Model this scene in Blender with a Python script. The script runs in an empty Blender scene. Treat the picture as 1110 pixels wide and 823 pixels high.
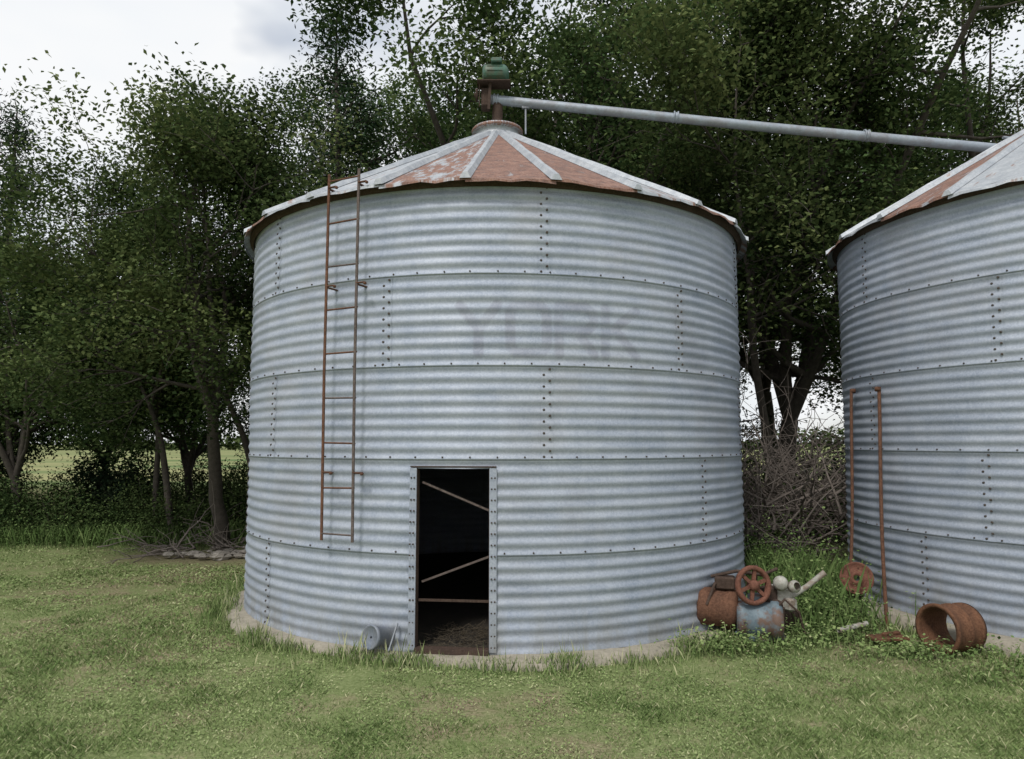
import bpy, math, random, mathutils
import numpy as np
from math import sin, cos, pi, radians, sqrt
random.seed(4); RNG = np.random.default_rng(11)
scene = bpy.context.scene
scene.view_settings.view_transform = 'Standard'
scene.view_settings.look = 'None'
scene.view_settings.exposure = 0
col = scene.collection

# ---------------------------------------------------------------- node helpers
def newmat(name):
    m = bpy.data.materials.new(name); m.use_nodes = True
    nt = m.node_tree; nt.nodes.clear()
    out = nt.nodes.new('ShaderNodeOutputMaterial')
    return m, nt, out
def noise(nt, scale, detail=3, rough=.6, vec=None, dist=0):
    n = nt.nodes.new('ShaderNodeTexNoise'); n.inputs['Scale'].default_value = scale
    n.inputs['Detail'].default_value = detail; n.inputs['Roughness'].default_value = rough
    n.inputs['Distortion'].default_value = dist
    if vec is not None: nt.links.new(vec, n.inputs['Vector'])
    return n.outputs['Fac']
def ramp(nt, fac, stops):
    r = nt.nodes.new('ShaderNodeValToRGB'); cr = r.color_ramp
    while len(cr.elements) < len(stops): cr.elements.new(.5)
    for e, (p, c) in zip(cr.elements, stops):
        e.position = p; e.color = (c if len(c) == 4 else (*c, 1)) if not isinstance(c, float) else (c, c, c, 1)
    nt.links.new(fac, r.inputs['Fac']); return r.outputs['Color']
def mix(nt, fac, a, b, mode='MIX'):
    m = nt.nodes.new('ShaderNodeMix'); m.data_type = 'RGBA'; m.blend_type = mode
    for s, v in ((0, fac), (6, a), (7, b)):
        if isinstance(v, (int, float)): m.inputs[s].default_value = v
        elif isinstance(v, tuple): m.inputs[s].default_value = (*v, 1)
        else: nt.links.new(v, m.inputs[s])
    return m.outputs[2]
def math_(nt, op, a, b=0.0, clamp=False):
    m = nt.nodes.new('ShaderNodeMath'); m.operation = op; m.use_clamp = clamp
    for i, v in enumerate((a, b)):
        if isinstance(v, (int, float)): m.inputs[i].default_value = v
        else: nt.links.new(v, m.inputs[i])
    return m.outputs[0]
def coords(nt, scale=(1, 1, 1), kind='Object'):
    t = nt.nodes.new('ShaderNodeTexCoord'); mp = nt.nodes.new('ShaderNodeMapping')
    mp.inputs['Scale'].default_value = scale
    nt.links.new(t.outputs[kind], mp.inputs['Vector']); return mp.outputs['Vector']
def attr(nt, name):
    a = nt.nodes.new('ShaderNodeAttribute'); a.attribute_name = name; return a.outputs['Fac']
def bsdf(nt, out, color, rough=.6, metal=0.0, bump=None, bstr=.3, bdist=.01, spec=.5):
    b = nt.nodes.new('ShaderNodeBsdfPrincipled')
    for k, v in (('Base Color', color), ('Roughness', rough), ('Metallic', metal), ('Specular IOR Level', spec)):
        if isinstance(v, (int, float)): b.inputs[k].default_value = v
        elif isinstance(v, tuple): b.inputs[k].default_value = (*v, 1)
        else: nt.links.new(v, b.inputs[k])
    if bump is not None:
        bp = nt.nodes.new('ShaderNodeBump'); bp.inputs['Strength'].default_value = bstr
        bp.inputs['Distance'].default_value = bdist
        nt.links.new(bump, bp.inputs['Height']); nt.links.new(bp.outputs[0], b.inputs['Normal'])
    nt.links.new(b.outputs[0], out.inputs['Surface']); return b

# ---------------------------------------------------------------- materials
def m_galv(name='galvanised_steel', k=.93):
    m, nt, out = newmat(name)
    v = coords(nt); vs = coords(nt, (3, 3, .35)); vz = coords(nt, (1.0, 1.0, 6))
    big = noise(nt, .8, 3, .6, v); streak = noise(nt, 2.2, 4, .65, vs)
    band = noise(nt, 1.3, 3, .7, vz)
    vor = nt.nodes.new('ShaderNodeTexVoronoi'); vor.inputs['Scale'].default_value = 75
    nt.links.new(v, vor.inputs['Vector'])
    sp = nt.nodes.new('ShaderNodeSeparateColor'); nt.links.new(vor.outputs['Color'], sp.inputs[0])
    S = lambda c: tuple(q * k for q in c)
    c = ramp(nt, big, [(.3, S((.33, .375, .465))), (.7, S((.44, .485, .57)))])
    c = mix(nt, .5, c, ramp(nt, streak, [(.35, S((.29, .34, .43))), (.7, S((.49, .53, .605)))]))
    c = mix(nt, .25, c, ramp(nt, sp.outputs[0], [(0, S((.20, .24, .30))), (1, S((.66, .70, .76)))]))
    c = mix(nt, .28, c, ramp(nt, band, [(.35, S((.24, .285, .37))), (.65, S((.56, .59, .65)))]))
    g = nt.nodes.new('ShaderNodeSeparateXYZ'); t = nt.nodes.new('ShaderNodeTexCoord')
    nt.links.new(t.outputs['Object'], g.inputs[0])
    low = math_(nt, 'SUBTRACT', 1.0, math_(nt, 'MULTIPLY', g.outputs[2], 2.2), True)
    low = math_(nt, 'MULTIPLY', low, ramp(nt, streak, [(.35, .0), (.7, 1.)]), True)
    c = mix(nt, math_(nt, 'MULTIPLY', low, .65), c, (.19, .18, .135))
    rsp = ramp(nt, big, [(.56, 0.), (.70, 1.)])
    c = mix(nt, math_(nt, 'MULTIPLY', math_(nt, 'MULTIPLY', rsp, streak), .4), c, (.20, .17, .15))
    c = mix(nt, attr(nt, 'paint'), c, (.16, .15, .20))
    bsdf(nt, out, c, .60, .22, spec=.3); return m
def m_rust(name, a=(.075, .034, .022), b=(.19, .085, .048), metal=.1, c2=(.26, .15, .10)):
    m, nt, out = newmat(name); v = coords(nt)
    n1 = noise(nt, 9, 4, .7, v); n2 = noise(nt, 55, 2, .7, v)
    c = ramp(nt, n1, [(.3, a), (.7, b)]); c = mix(nt, .4, c, ramp(nt, n2, [(.3, (.035, .022, .018)), (.75, c2)]))
    bsdf(nt, out, c, .88, metal, n2, .6, .006, .25); return m
def m_plain(name, a, b, rough=.7, metal=0.0, scale=8, bstr=.3, rust=0.0):
    m, nt, out = newmat(name); v = coords(nt)
    n1 = noise(nt, scale, 4, .7, v); n2 = noise(nt, scale * 7, 2, .6, v)
    c = ramp(nt, mix(nt, .35, n1, n2), [(.32, a), (.68, b)])
    if rust: c = mix(nt, math_(nt, 'MULTIPLY', ramp(nt, noise(nt, scale * .7, 4, .75, v), [(.46, 0.), (.58, 1.)]), rust), c, (.15, .07, .035))
    bsdf(nt, out, c, rough, metal, n2, bstr, .004); return m
def m_roof():
    m, nt, out = newmat('weathered_roof_sheet')
    v = coords(nt)
    s = nt.nodes.new('ShaderNodeSeparateXYZ'); nt.links.new(v, s.inputs[0])
    an = math_(nt, 'ARCTAN2', s.outputs[1], s.outputs[0])
    x2 = math_(nt, 'MULTIPLY', s.outputs[0], s.outputs[0]); y2 = math_(nt, 'MULTIPLY', s.outputs[1], s.outputs[1])
    rd = math_(nt, 'SQRT', math_(nt, 'ADD', x2, y2))
    cb = nt.nodes.new('ShaderNodeCombineXYZ'); nt.links.new(math_(nt, 'MULTIPLY', an, 9.0), cb.inputs[0]); nt.links.new(rd, cb.inputs[1])
    n1 = noise(nt, 2.6, 4, .7, cb.outputs[0]); n2 = noise(nt, 9, 4, .7, v); n3 = noise(nt, 60, 2, .6, v)
    zinc = ramp(nt, n2, [(.3, (.36, .40, .45)), (.7, (.60, .63, .66))])
    rust = ramp(nt, n2, [(.3, (.085, .035, .024)), (.5, (.20, .085, .052)), (.72, (.33, .17, .115))])
    r = attr(nt, 'rust')
    f = math_(nt, 'ADD', r, math_(nt, 'MULTIPLY', math_(nt, 'SUBTRACT', mix(nt, .3, n1, n2), .5), 2.8))
    f = ramp(nt, f, [(.42, 0.), (.62, 1.)])
    c = mix(nt, f, zinc, rust)
    c = mix(nt, .2, c, ramp(nt, n3, [(.3, (.07, .06, .06)), (.7, (.6, .58, .56))]))
    inv = math_(nt, 'SUBTRACT', .5, math_(nt, 'MULTIPLY', f, .5))
    bsdf(nt, out, c, .62, inv, None, spec=.2); return m
def m_leaf(name, dark, mid, light, transl=.3):
    m, nt, out = newmat(name)
    lv = attr(nt, 'lv')
    oi = nt.nodes.new('ShaderNodeObjectInfo')
    c = ramp(nt, lv, [(0, dark), (.5, mid), (1, light)])
    hs = nt.nodes.new('ShaderNodeHueSaturation')
    nt.links.new(c, hs.inputs['Color'])
    nt.links.new(math_(nt, 'ADD', .485, math_(nt, 'MULTIPLY', oi.outputs['Random'], .03)), hs.inputs['Hue'])
    nt.links.new(math_(nt, 'ADD', .8, math_(nt, 'MULTIPLY', oi.outputs['Random'], .4)), hs.inputs['Value'])
    d = nt.nodes.new('ShaderNodeBsdfDiffuse')
    nt.links.new(hs.outputs[0], d.inputs['Color'])
    if transl:
        tr = nt.nodes.new('ShaderNodeBsdfTranslucent'); ms = nt.nodes.new('ShaderNodeMixShader')
        ms.inputs[0].default_value = transl
        nt.links.new(hs.outputs[0], tr.inputs['Color'])
        nt.links.new(d.outputs[0], ms.inputs[1]); nt.links.new(tr.outputs[0], ms.inputs[2])
        nt.links.new(ms.outputs[0], out.inputs['Surface'])
    else: nt.links.new(d.outputs[0], out.inputs['Surface'])
    return m
def m_ground():
    m, nt, out = newmat('lawn_soil')
    v = coords(nt, (1, 1, 1))
    n1 = noise(nt, .35, 3, .6, v); n2 = noise(nt, 2.5, 4, .7, v); n3 = noise(nt, 40, 2, .7, v)
    g = ramp(nt, n2, [(.3, (.12, .16, .055)), (.55, (.19, .235, .095)), (.75, (.29, .30, .15))])
    g = mix(nt, .4, g, ramp(nt, n3, [(.3, (.07, .10, .035)), (.7, (.32, .34, .18))]))
    b = ramp(nt, n3, [(.3, (.13, .10, .065)), (.7, (.33, .27, .185))])
    f = ramp(nt, mix(nt, .45, n1, n2), [(.48, 0.), (.60, .85)])
    sx = nt.nodes.new('ShaderNodeSeparateXYZ'); nt.links.new(v, sx.inputs[0])
    dx = math_(nt, 'DIVIDE', math_(nt, 'ADD', sx.outputs[0], 4.6), 2.6); dy = math_(nt, 'DIVIDE', math_(nt, 'SUBTRACT', sx.outputs[1], 12.2), 1.2)
    rr = math_(nt, 'ADD', math_(nt, 'MULTIPLY', dx, dx), math_(nt, 'MULTIPLY', dy, dy))
    earth = math_(nt, 'SUBTRACT', 1.35, math_(nt, 'ADD', rr, n2), True)
    c = mix(nt, math_(nt, 'MAXIMUM', f, earth), g, b)
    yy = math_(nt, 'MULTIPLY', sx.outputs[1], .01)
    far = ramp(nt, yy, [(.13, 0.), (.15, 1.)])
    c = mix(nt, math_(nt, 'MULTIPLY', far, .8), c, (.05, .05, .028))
    fld = ramp(nt, yy, [(.26, 0.), (.38, 1.)])
    fc = ramp(nt, noise(nt, .03, 2, .5, coords(nt, (.6, 3, 1))), [(.4, (.13, .18, .08)), (.55, (.30, .29, .15)), (.7, (.17, .22, .10))])
    c = mix(nt, fld, c, fc)
    d = nt.nodes.new('ShaderNodeBsdfDiffuse'); nt.links.new(c, d.inputs['Color']); nt.links.new(d.outputs[0], out.inputs['Surface']); return m

GALV = m_galv(); GALVD = m_galv('dull_galvanised_steel', .6); ROOF = m_roof()
RUST = m_rust('rusty_iron'); RUSTD = m_rust('dark_rusty_iron', (.045, .03, .024), (.10, .065, .048), .2, (.15, .11, .09))
RUSTO = m_rust('orange_rusty_iron', (.075, .032, .018), (.20, .088, .045), .05, (.27, .15, .09))
LAD = m_rust('weathered_ladder_steel', (.09, .07, .062), (.20, .16, .145), .3, (.26, .22, .20))
BOLT = m_rust('bolt_steel', (.06, .055, .05), (.14, .12, .11), .3, (.18, .15, .13))
CONC = m_plain('old_concrete', (.22, .20, .155), (.40, .36, .29), .95, 0, 5, .6)
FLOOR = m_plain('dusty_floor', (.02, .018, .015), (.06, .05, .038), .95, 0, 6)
PIPE = m_plain('auger_tube_steel', (.26, .30, .35), (.38, .425, .475), .5, .3, 5, .1, .25)
GREEN = m_plain('green_paint', (.03, .085, .06), (.07, .16, .11), .5, 0, 9, .2, .35)
BLUE = m_plain('faded_blue_paint', (.09, .13, .16), (.20, .25, .28), .65, .1, 7, .2, .8)
WHITE = m_plain('chalky_white_paint', (.24, .23, .20), (.50, .49, .44), .7, 0, 9, .2, .6)
REDR = m_rust('red_oxide_iron', (.12, .045, .03), (.25, .10, .065), .05, (.26, .14, .10))
BARK = m_plain('bark', (.035, .029, .024), (.10, .085, .07), .95, 0, 14, .9)
DEAD = m_plain('dead_wood', (.11, .09, .078), (.25, .215, .19), .95, 0, 10, .6)
STONE = m_plain('fieldstone', (.18, .16, .14), (.36, .33, .29), .95, 0, 6, .7)
WOOD = m_plain('dirty_straw', (.05, .04, .028), (.15, .12, .08), .9, 0, 12, .4)
LEAF = m_leaf('broadleaf_foliage', (.024, .046, .018), (.086, .130, .048), (.205, .255, .10), .25)
LEAFU = m_leaf('shrub_foliage', (.022, .042, .016), (.066, .098, .035), (.15, .18, .075), 0)
CEDAR = m_leaf('cedar_foliage', (.015, .030, .018), (.042, .068, .036), (.09, .12, .06), 0)
GRASS = m_leaf('grass_blades', (.10, .155, .050), (.225, .285, .112), (.54, .51, .32), 0)
GROUND = m_ground()

# ---------------------------------------------------------------- mesh helpers
def npmesh(name, V, F, mats, lv=None, smooth=False, attrs=None):
    me = bpy.data.meshes.new(name); V = np.asarray(V, dtype=np.float32); F = np.asarray(F, dtype=np.int32)
    k = F.shape[1]
    me.vertices.add(len(V)); me.vertices.foreach_set('co', V.ravel())
    me.loops.add(F.size); me.loops.foreach_set('vertex_index', F.ravel())
    me.polygons.add(len(F)); me.polygons.foreach_set('loop_start', np.arange(0, F.size, k, dtype=np.int32))
    for m in mats: me.materials.append(m)
    if lv is not None:
        a = me.attributes.new('lv', 'FLOAT', 'FACE'); a.data.foreach_set('value', np.asarray(lv, dtype=np.float32))
    if attrs:
        for nm, dom, val in attrs:
            a = me.attributes.new(nm, 'FLOAT', dom); a.data.foreach_set('value', np.asarray(val, dtype=np.float32))
    me.update(calc_edges=True)
    if smooth: me.polygons.foreach_set('use_smooth', np.ones(len(F), dtype=bool))
    me.validate(); return me
def obj(name, data, parent=None, loc=(0, 0, 0), rotz=0, scale=1):
    o = bpy.data.objects.new(name, data); col.objects.link(o)
    o.location = loc; o.rotation_euler = (0, 0, rotz); o.scale = (scale,) * 3 if isinstance(scale, (int, float)) else scale
    if parent: o.parent = parent
    return o
def norm(v):
    v = np.asarray(v, float); return v / (np.linalg.norm(v) + 1e-9)
def frame(d):
    d = norm(d); a = np.array([0, 0, 1.]) if abs(d[2]) < .9 else np.array([1., 0, 0])
    u = norm(np.cross(d, a)); w = np.cross(d, u); return u, w
class MB:
    def __init__(s): s.v = []; s.f = []; s.m = []; s.sm = []
    def add(s, vs, fs, mi=0, smooth=False):
        o = len(s.v); s.v += [tuple(map(float, p)) for p in vs]
        for f in fs: s.f.append(tuple(i + o for i in f)); s.m.append(mi); s.sm.append(smooth)
    def tube(s, pts, rad, n=8, mi=0, cap=True, smooth=True):
        pts = [np.asarray(p, float) for p in pts]
        if isinstance(rad, (int, float)): rad = [rad] * len(pts)
        vs = []; fs = []; u = None
        for i, p in enumerate(pts):
            d = norm(pts[min(i + 1, len(pts) - 1)] - pts[max(i - 1, 0)])
            if u is None: u, w = frame(d)
            else:
                u = norm(u - d * np.dot(u, d)); w = np.cross(d, u)
            for k in range(n):
                a = 2 * pi * k / n; vs.append(p + rad[i] * (cos(a) * u + sin(a) * w))
        for i in range(len(pts) - 1):
            for k in range(n):
                a = i * n + k; b = i * n + (k + 1) % n; fs.append((a, b, b + n, a + n))
        s.add(vs, fs, mi, smooth)
        if cap and n > 3:
            L = len(pts) - 1
            s.add(vs[:n], [tuple(range(n))[::-1]], mi); s.add(vs[L * n:], [tuple(range(n))], mi)
    def lathe(s, c, d, prof, n=24, mi=0, smooth=True):
        c = np.asarray(c, float); d = norm(d); u, w = frame(d); vs = []; fs = []
        for (h, r) in prof:
            for k in range(n):
                a = 2 * pi * k / n; vs.append(c + d * h + r * (cos(a) * u + sin(a) * w))
        for i in range(len(prof) - 1):
            for k in range(n):
                a = i * n + k; b = i * n + (k + 1) % n; fs.append((a, b, b + n, a + n))
        s.add(vs, fs, mi, smooth)
    def bar(s, a, b, w, t, up=(0, 0, 1), mi=0):
        a = np.asarray(a, float); b = np.asarray(b, float); d = norm(b - a)
        x = norm(np.cross(d, norm(up))); y = np.cross(x, d)
        vs = [p + sx * x * w / 2 + sy * y * t / 2 for p in (a, b) for sx, sy in ((-1, -1), (1, -1), (1, 1), (-1, 1))]
        s.add(vs, [(0, 3, 2, 1), (4, 5, 6, 7), (0, 1, 5, 4), (1, 2, 6, 5), (2, 3, 7, 6), (3, 0, 4, 7)], mi)
    def box(s, c, sz, rz=0, mi=0, bev=.012):
        c = np.asarray(c, float); X, Y, Z = [q / 2 for q in sz]; vs = []
        bev = min(bev, Z * .5)
        lay = [(-Z, bev), (-Z + bev, 0), (Z - bev, 0), (Z, bev)]
        for z, b in lay:
            x, y = X - b, Y - b; q = bev * .7
            for px, py in ((-x, -y + q), (-x + q, -y), (x - q, -y), (x, -y + q), (x, y - q), (x - q, y), (-x + q, y), (-x, y - q)):
                vs.append(c + np.array([px * cos(rz) - py * sin(rz), px * sin(rz) + py * cos(rz), z]))
        fs = [tuple(range(8))[::-1], tuple(range(24, 32))]
        for i in range(3):
            for k in range(8):
                a = i * 8 + k; b = i * 8 + (k + 1) % 8; fs.append((a, b, b + 8, a + 8))
        s.add(vs, fs, mi)
    def dome(s, c, n, r=.009, h=.007, mi=0, k=6):
        c = np.asarray(c, float); u, w = frame(n); n = norm(n); vs = []
        for hh, rr in ((-.004, r), (h * .7, r), (h, r * .55)):
            for i in range(k):
                a = 2 * pi * i / k; vs.append(c + n * hh + rr * (cos(a) * u + sin(a) * w))
        fs = [tuple(range(2 * k, 3 * k))]
        for j in range(2):
            for i in range(k): fs.append((j * k + i, j * k + (i + 1) % k, (j + 1) * k + (i + 1) % k, (j + 1) * k + i))
        s.add(vs, fs, mi)
    def build(s, name, mats, parent=None, **kw):
        me = bpy.data.meshes.new(name); me.from_pydata(s.v, [], s.f)
        for m in mats: me.materials.append(m)
        me.polygons.foreach_set('material_index', s.m); me.polygons.foreach_set('use_smooth', s.sm)
        me.update(); return obj(name, me, parent, **kw)
def empty(name, loc=(0, 0, 0)):
    e = bpy.data.objects.new(name, None); col.objects.link(e); e.location = loc; e.empty_display_size = .3; return e

# ---------------------------------------------------------------- lettering (faded paint on sheet)
LET = {'Y': [(0, 1, .5, .5), (1, 1, .5, .5), (.5, .5, .5, 0)],
       'O': [(.15, 0, .85, 0), (.15, 1, .85, 1), (0, .15, 0, .85), (1, .15, 1, .85), (.15, 0, 0, .15), (.85, 0, 1, .15), (.15, 1, 0, .85), (.85, 1, 1, .85)],
       'R': [(0, 0, 0, 1), (0, 1, .8, 1), (.8, 1, 1, .85), (1, .85, 1, .65), (1, .65, .8, .5), (.8, .5, 0, .5), (.5, .5, 1, 0)],
       'K': [(0, 0, 0, 1), (0, .4, 1, 1), (.3, .55, 1, 0)]}
def letter_mask(phi, z, p0, p1, z0, z1, word='YORK'):
    out = np.zeros_like(phi); n = len(word); cell = (p1 - p0) / n
    Rm = 2.93 * pi / 180
    for i, ch in enumerate(word):
        a = p0 + i * cell + cell * .1; wd = cell * .74
        for (x0, y0, x1, y1) in LET[ch]:
            ax, ay = (a + x0 * wd) * Rm, z0 + y0 * (z1 - z0); bx, by = (a + x1 * wd) * Rm, z0 + y1 * (z1 - z0)
            px, py = phi * Rm, z; dx, dy = bx - ax, by - ay
            t = np.clip(((px - ax) * dx + (py - ay) * dy) / (dx * dx + dy * dy), 0, 1)
            d = np.hypot(px - ax - t * dx, py - ay - t * dy)
            out = np.maximum(out, np.clip((.050 - d) / .01, 0, 1))
    return out

# ---------------------------------------------------------------- grain bin
H = 4.06; NR = 5; RH = H / NR; PITCH = RH / 8
def grain_bin(C, R, z0, seams, rust_by_panel, npan, rin, slope, door=None, paint=None, seed=1):
    rg = random.Random(seed)
    C = np.array(C, float); t = -C / np.linalg.norm(C); rt = np.array([-t[1], t[0]])
    root = empty('grain_bin', (C[0], C[1], z0))
    def rad(phi, z, frac=None):
        p = np.radians(phi); fr = ((z % RH) / RH) if frac is None else frac
        return (R + .0072 * np.cos(2 * pi * z / PITCH) + .003 * (1 - fr)
                + .0035 * np.sin(3 * p + 1.7 * z + seed) + .0024 * np.sin(8 * p - 2.9 * z) + .0018 * np.sin(17 * p + 4.1 * z + 1) + .0010 * np.sin(41 * p + 7 * z))
    def P(phi, z, off=0.0):
        r = float(rad(phi, z)) + off; a = radians(phi); d = sin(a) * rt + cos(a) * t
        return np.array([d[0] * r, d[1] * r, z])
    def Nn(phi):
        a = radians(phi); d = sin(a) * rt + cos(a) * t; return np.array([d[0], d[1], 0])
    ph = list(np.arange(-180, 180, 1.5))
    if paint: ph = [p for p in ph if not (-9 < p < 30)] + list(np.arange(-9, 30, .3))
    if door: ph += [door[0], door[1]]
    ph = np.array(sorted(set(np.round(ph, 3)))); ph = np.append(ph, 180.0)
    zs = []; fr = []
    for k in range(NR):
        for i in range(65): zs.append(k * RH + i * RH / 64); fr.append(i / 64)
    zs = np.array(zs); fr = np.array(fr)
    PP, ZZ = np.meshgrid(ph, zs); FF = np.repeat(fr[:, None], len(ph), 1)
    RR = rad(PP, ZZ, FF); A = np.radians(PP)
    V = np.stack([(np.sin(A) * rt[0] + np.cos(A) * t[0]) * RR, (np.sin(A) * rt[1] + np.cos(A) * t[1]) * RR, ZZ], -1).reshape(-1, 3)
    nc = len(ph); I, J = np.meshgrid(np.arange(len(zs) - 1), np.arange(nc - 1), indexing='ij')
    F = np.stack([I * nc + J, I * nc + J + 1, (I + 1) * nc + J + 1, (I + 1) * nc + J], -1)
    keep = np.ones(I.shape, bool)
    if door:
        pm = (ph[:-1] + ph[1:]) / 2; zm = (zs[:-1] + zs[1:]) / 2
        keep = ~((pm[None, :] > door[0]) & (pm[None, :] < door[1]) & (zm[:, None] < door[2]))
    F = F[keep]
    pa = np.zeros(len(V))
    if paint:
        pa = (letter_mask(PP, ZZ, *paint) * (.26 + .07 * np.sin(PP * .9 + ZZ * 9))).ravel()
    obj('wall_sheets', npmesh('wall_sheets', V, F, [GALV], smooth=True, attrs=[('paint', 'POINT', pa)]), root)
    st = MB(); bo = MB()
    for ring, phis in seams.items():
        zb = (NR - ring) * RH
        for c0 in phis:
            rows = 64; cols = 3; hw = 1.05 * 2.93 / R
            vs = []; fs = []
            for i in range(rows + 1):
                z = zb + .004 + (RH - .012) * i / rows
                for j in range(cols):
                    vs.append(P(c0 + (j - 1) * hw, z, .003))
            for i in range(rows):
                for j in range(cols - 1): a = i * cols + j; fs.append((a, a + 1, a + cols + 1, a + cols))
            st.add(vs, fs, 0, True)
            for i in range(16):
                z = zb + (i + .5) * PITCH / 2
                for s_ in ((-.5, .5)):
                    if (i + (s_ > 0)) % 2: continue
                    q = c0 + s_ * hw; bo.dome(P(q, z, .003), Nn(q), .0115, .010)
    for k in range(1, NR):
        n = int(2 * pi * R / .235)
        for i in range(n):
            q = -180 + 360 * (i + .3 * (k % 2)) / n + rg.uniform(-.15, .15)
            if door and door[0] - 1 < q < door[1] + 1 and k * RH < door[2]: continue
            bo.dome(P(q, k * RH + .022, .004), Nn(q), .008, .008)
    st.build('lap_seams', [GALV], root); bo.build('bolts', [BOLT], root)
    # --- roof
    ro = MB(); rustv = []
    ov = .12; zt = H + .015
    def RP(phi, r, dz=0):
        a = radians(phi); d = sin(a) * rt + cos(a) * t
        return np.array([d[0] * r, d[1] * r, zt + (R + ov - r) * slope + dz])
    da = 360 / npan
    def padd(vs, fs, ru, sm=False):
        ro.add(vs, fs, 0, sm); rustv.extend([ru] * len(fs))
    for i in range(npan):
        a0 = -180 + (i - .35) * da; ru = rust_by_panel(a0 + da / 2)
        nseg = 10; vs = []; fs = []
        eav = [rg.uniform(-.012, .018) for _ in range(7)]
        for j in range(nseg + 1):
            r = rin + (R + ov - rin) * j / nseg
            for k in range(7):
                sag = -.018 * sin(pi * k / 6) * (j / nseg)
                e = eav[k] if j == nseg else 0
                vs.append(RP(a0 + da * k / 6, r, sag + e))
        for k in range(7): vs.append(RP(a0 + da * k / 6, R + ov + .004, -.035 + eav[k]))
        for j in range(nseg + 1):
            for k in range(6): q = j * 7 + k; fs.append((q, q + 7, q + 8, q + 1))
        padd(vs, fs, ru)
        rr = rg.choice([-.2, -.6, -.5, .2]); vs = []; fs = []
        for j in range(nseg + 1):
            r = rin + .01 + (R + ov + .012 - rin) * j / nseg; w = np.degrees(.034 / r)
            tall = .052 + .005 * sin(j * 2.1 + i)
            for q, dz in ((-w * 1.5, .002), (-w * .6, tall), (w * .6, tall), (w * 1.5, .002)): vs.append(RP(a0 + q, r, dz))
        for j in range(nseg):
            for k in range(3): q = j * 4 + k; fs.append((q, q + 4, q + 5, q + 1))
        L = nseg * 4; fs.append((L, L + 1, L + 2, L + 3))
        padd(vs, fs, rr)
    ro_o = ro.build('roof_panels', [ROOF], root)
    a = ro_o.data.attributes.new('rust', 'FLOAT', 'FACE'); a.data.foreach_set('value', np.array(rustv, dtype=np.float32))
    rm = MB()
    rm.lathe((0, 0, 0), (0, 0, 1), [(H - .03, R + .012), (H + .03, R + .025), (H + .03, R + .06), (H + .022, R + .06), (H - .03, R + .020)], 96)
    rm.build('eave_rim', [RUSTD], root)
    cp = MB(); zr = zt + (R + ov - rin) * slope
    cp.lathe((0, 0, 0), (0, 0, 1), [(zr - .03, rin + .06), (zr + .02, rin + .02), (zr + .03, rin - .01), (zr + .12, rin - .02), (zr + .12, rin + .03),
             (zr + .15, rin + .035), (zr + .17, rin + .02), (zr + .20, rin - .05), (zr + .235, rin - .13), (zr + .24, .02)], 40)
    o = cp.build('peak_cap', [ROOF], root)
    a = o.data.attributes.new('rust', 'FLOAT', 'FACE')
    a.data.foreach_set('value', np.repeat([-.3, -.3, -.2, .5, .75, .55, .3, .2, .2], 40).astype(np.float32))
    n = 150; vs = []; fs = []
    prof = [(.22, -.1), (.19, .035), (.10, .055), (-.2, .058)]
    for i in range(n):
        q = -180 + 360 * i / n; a = radians(q); d = sin(a) * rt + cos(a) * t
        wob = .03 * sin(5 * a + seed) + .02 * sin(13 * a) + rg.uniform(-.012, .012)
        for k, (dr, z) in enumerate(prof):
            r = R + dr + (wob if k < 3 else 0); vs.append((d[0] * r, d[1] * r, z - .055 + (rg.uniform(-.006, .006) if k in (1, 2) else 0)))
    for i in range(n):
        for k in range(3):
            a = i * 4 + k; b = ((i + 1) % n) * 4 + k; fs.append((a, b, b + 1, a + 1))
    fo = MB(); fo.add(vs, fs, 0, True); fo.build('concrete_foundation', [CONC], root)
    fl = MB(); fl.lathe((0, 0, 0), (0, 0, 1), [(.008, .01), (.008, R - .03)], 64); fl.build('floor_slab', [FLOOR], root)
    return root, P, Nn

def rust1(phi):
    phi = (phi + 180) % 360 - 180
    tab = [(-70, .35), (-55, .7), (-42, .30), (-30, .60), (-18, .25), (-6, .60), (9, .95), (24, .90), (38, .40), (52, .80), (70, .15)]
    for lim, v in tab:
        if phi < lim: return v
    return .5
def rust2(phi):
    phi = (phi + 180) % 360 - 180
    return [.90, .15, .75, .20][int((phi + 200) // 16) % 4]
C1 = (-.19, 9.3); R1 = 2.93
DOOR = (-13.6, -1.2, 1.553)
bin1, P1, N1 = grain_bin(C1, R1, 0.06, {1: [8.1, -49, 65, 122, -107, -165], 2: [-19.7, 36.4, 93, 150, -77, -134], 3: [8.5, -49, 65, 122, -107, -165],
        4: [43, 100, 157, -73, -130], 5: [14 + 56, -50, 127, -107, -165]}, rust1, 24, .30, .573, DOOR, (-7.2, 27, 2.55, 2.97), 1)
C2 = (6.54, 8.22); R2 = 2.6
bin2, P2, N2 = grain_bin(C2, R2, 0.12, {1: [-48.8, 15, 80, 140, -110, -165], 2: [-15.3, 48, 110, 170, -78, -140], 3: [-48, 15, 80, 140, -110, -165],
        4: [-18.8, 45, 110, 170, -80, -140], 5: [-33.2, 25, 90, 150, -95, -155]}, rust2, 22, .28, .573, None, None, 5)

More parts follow.
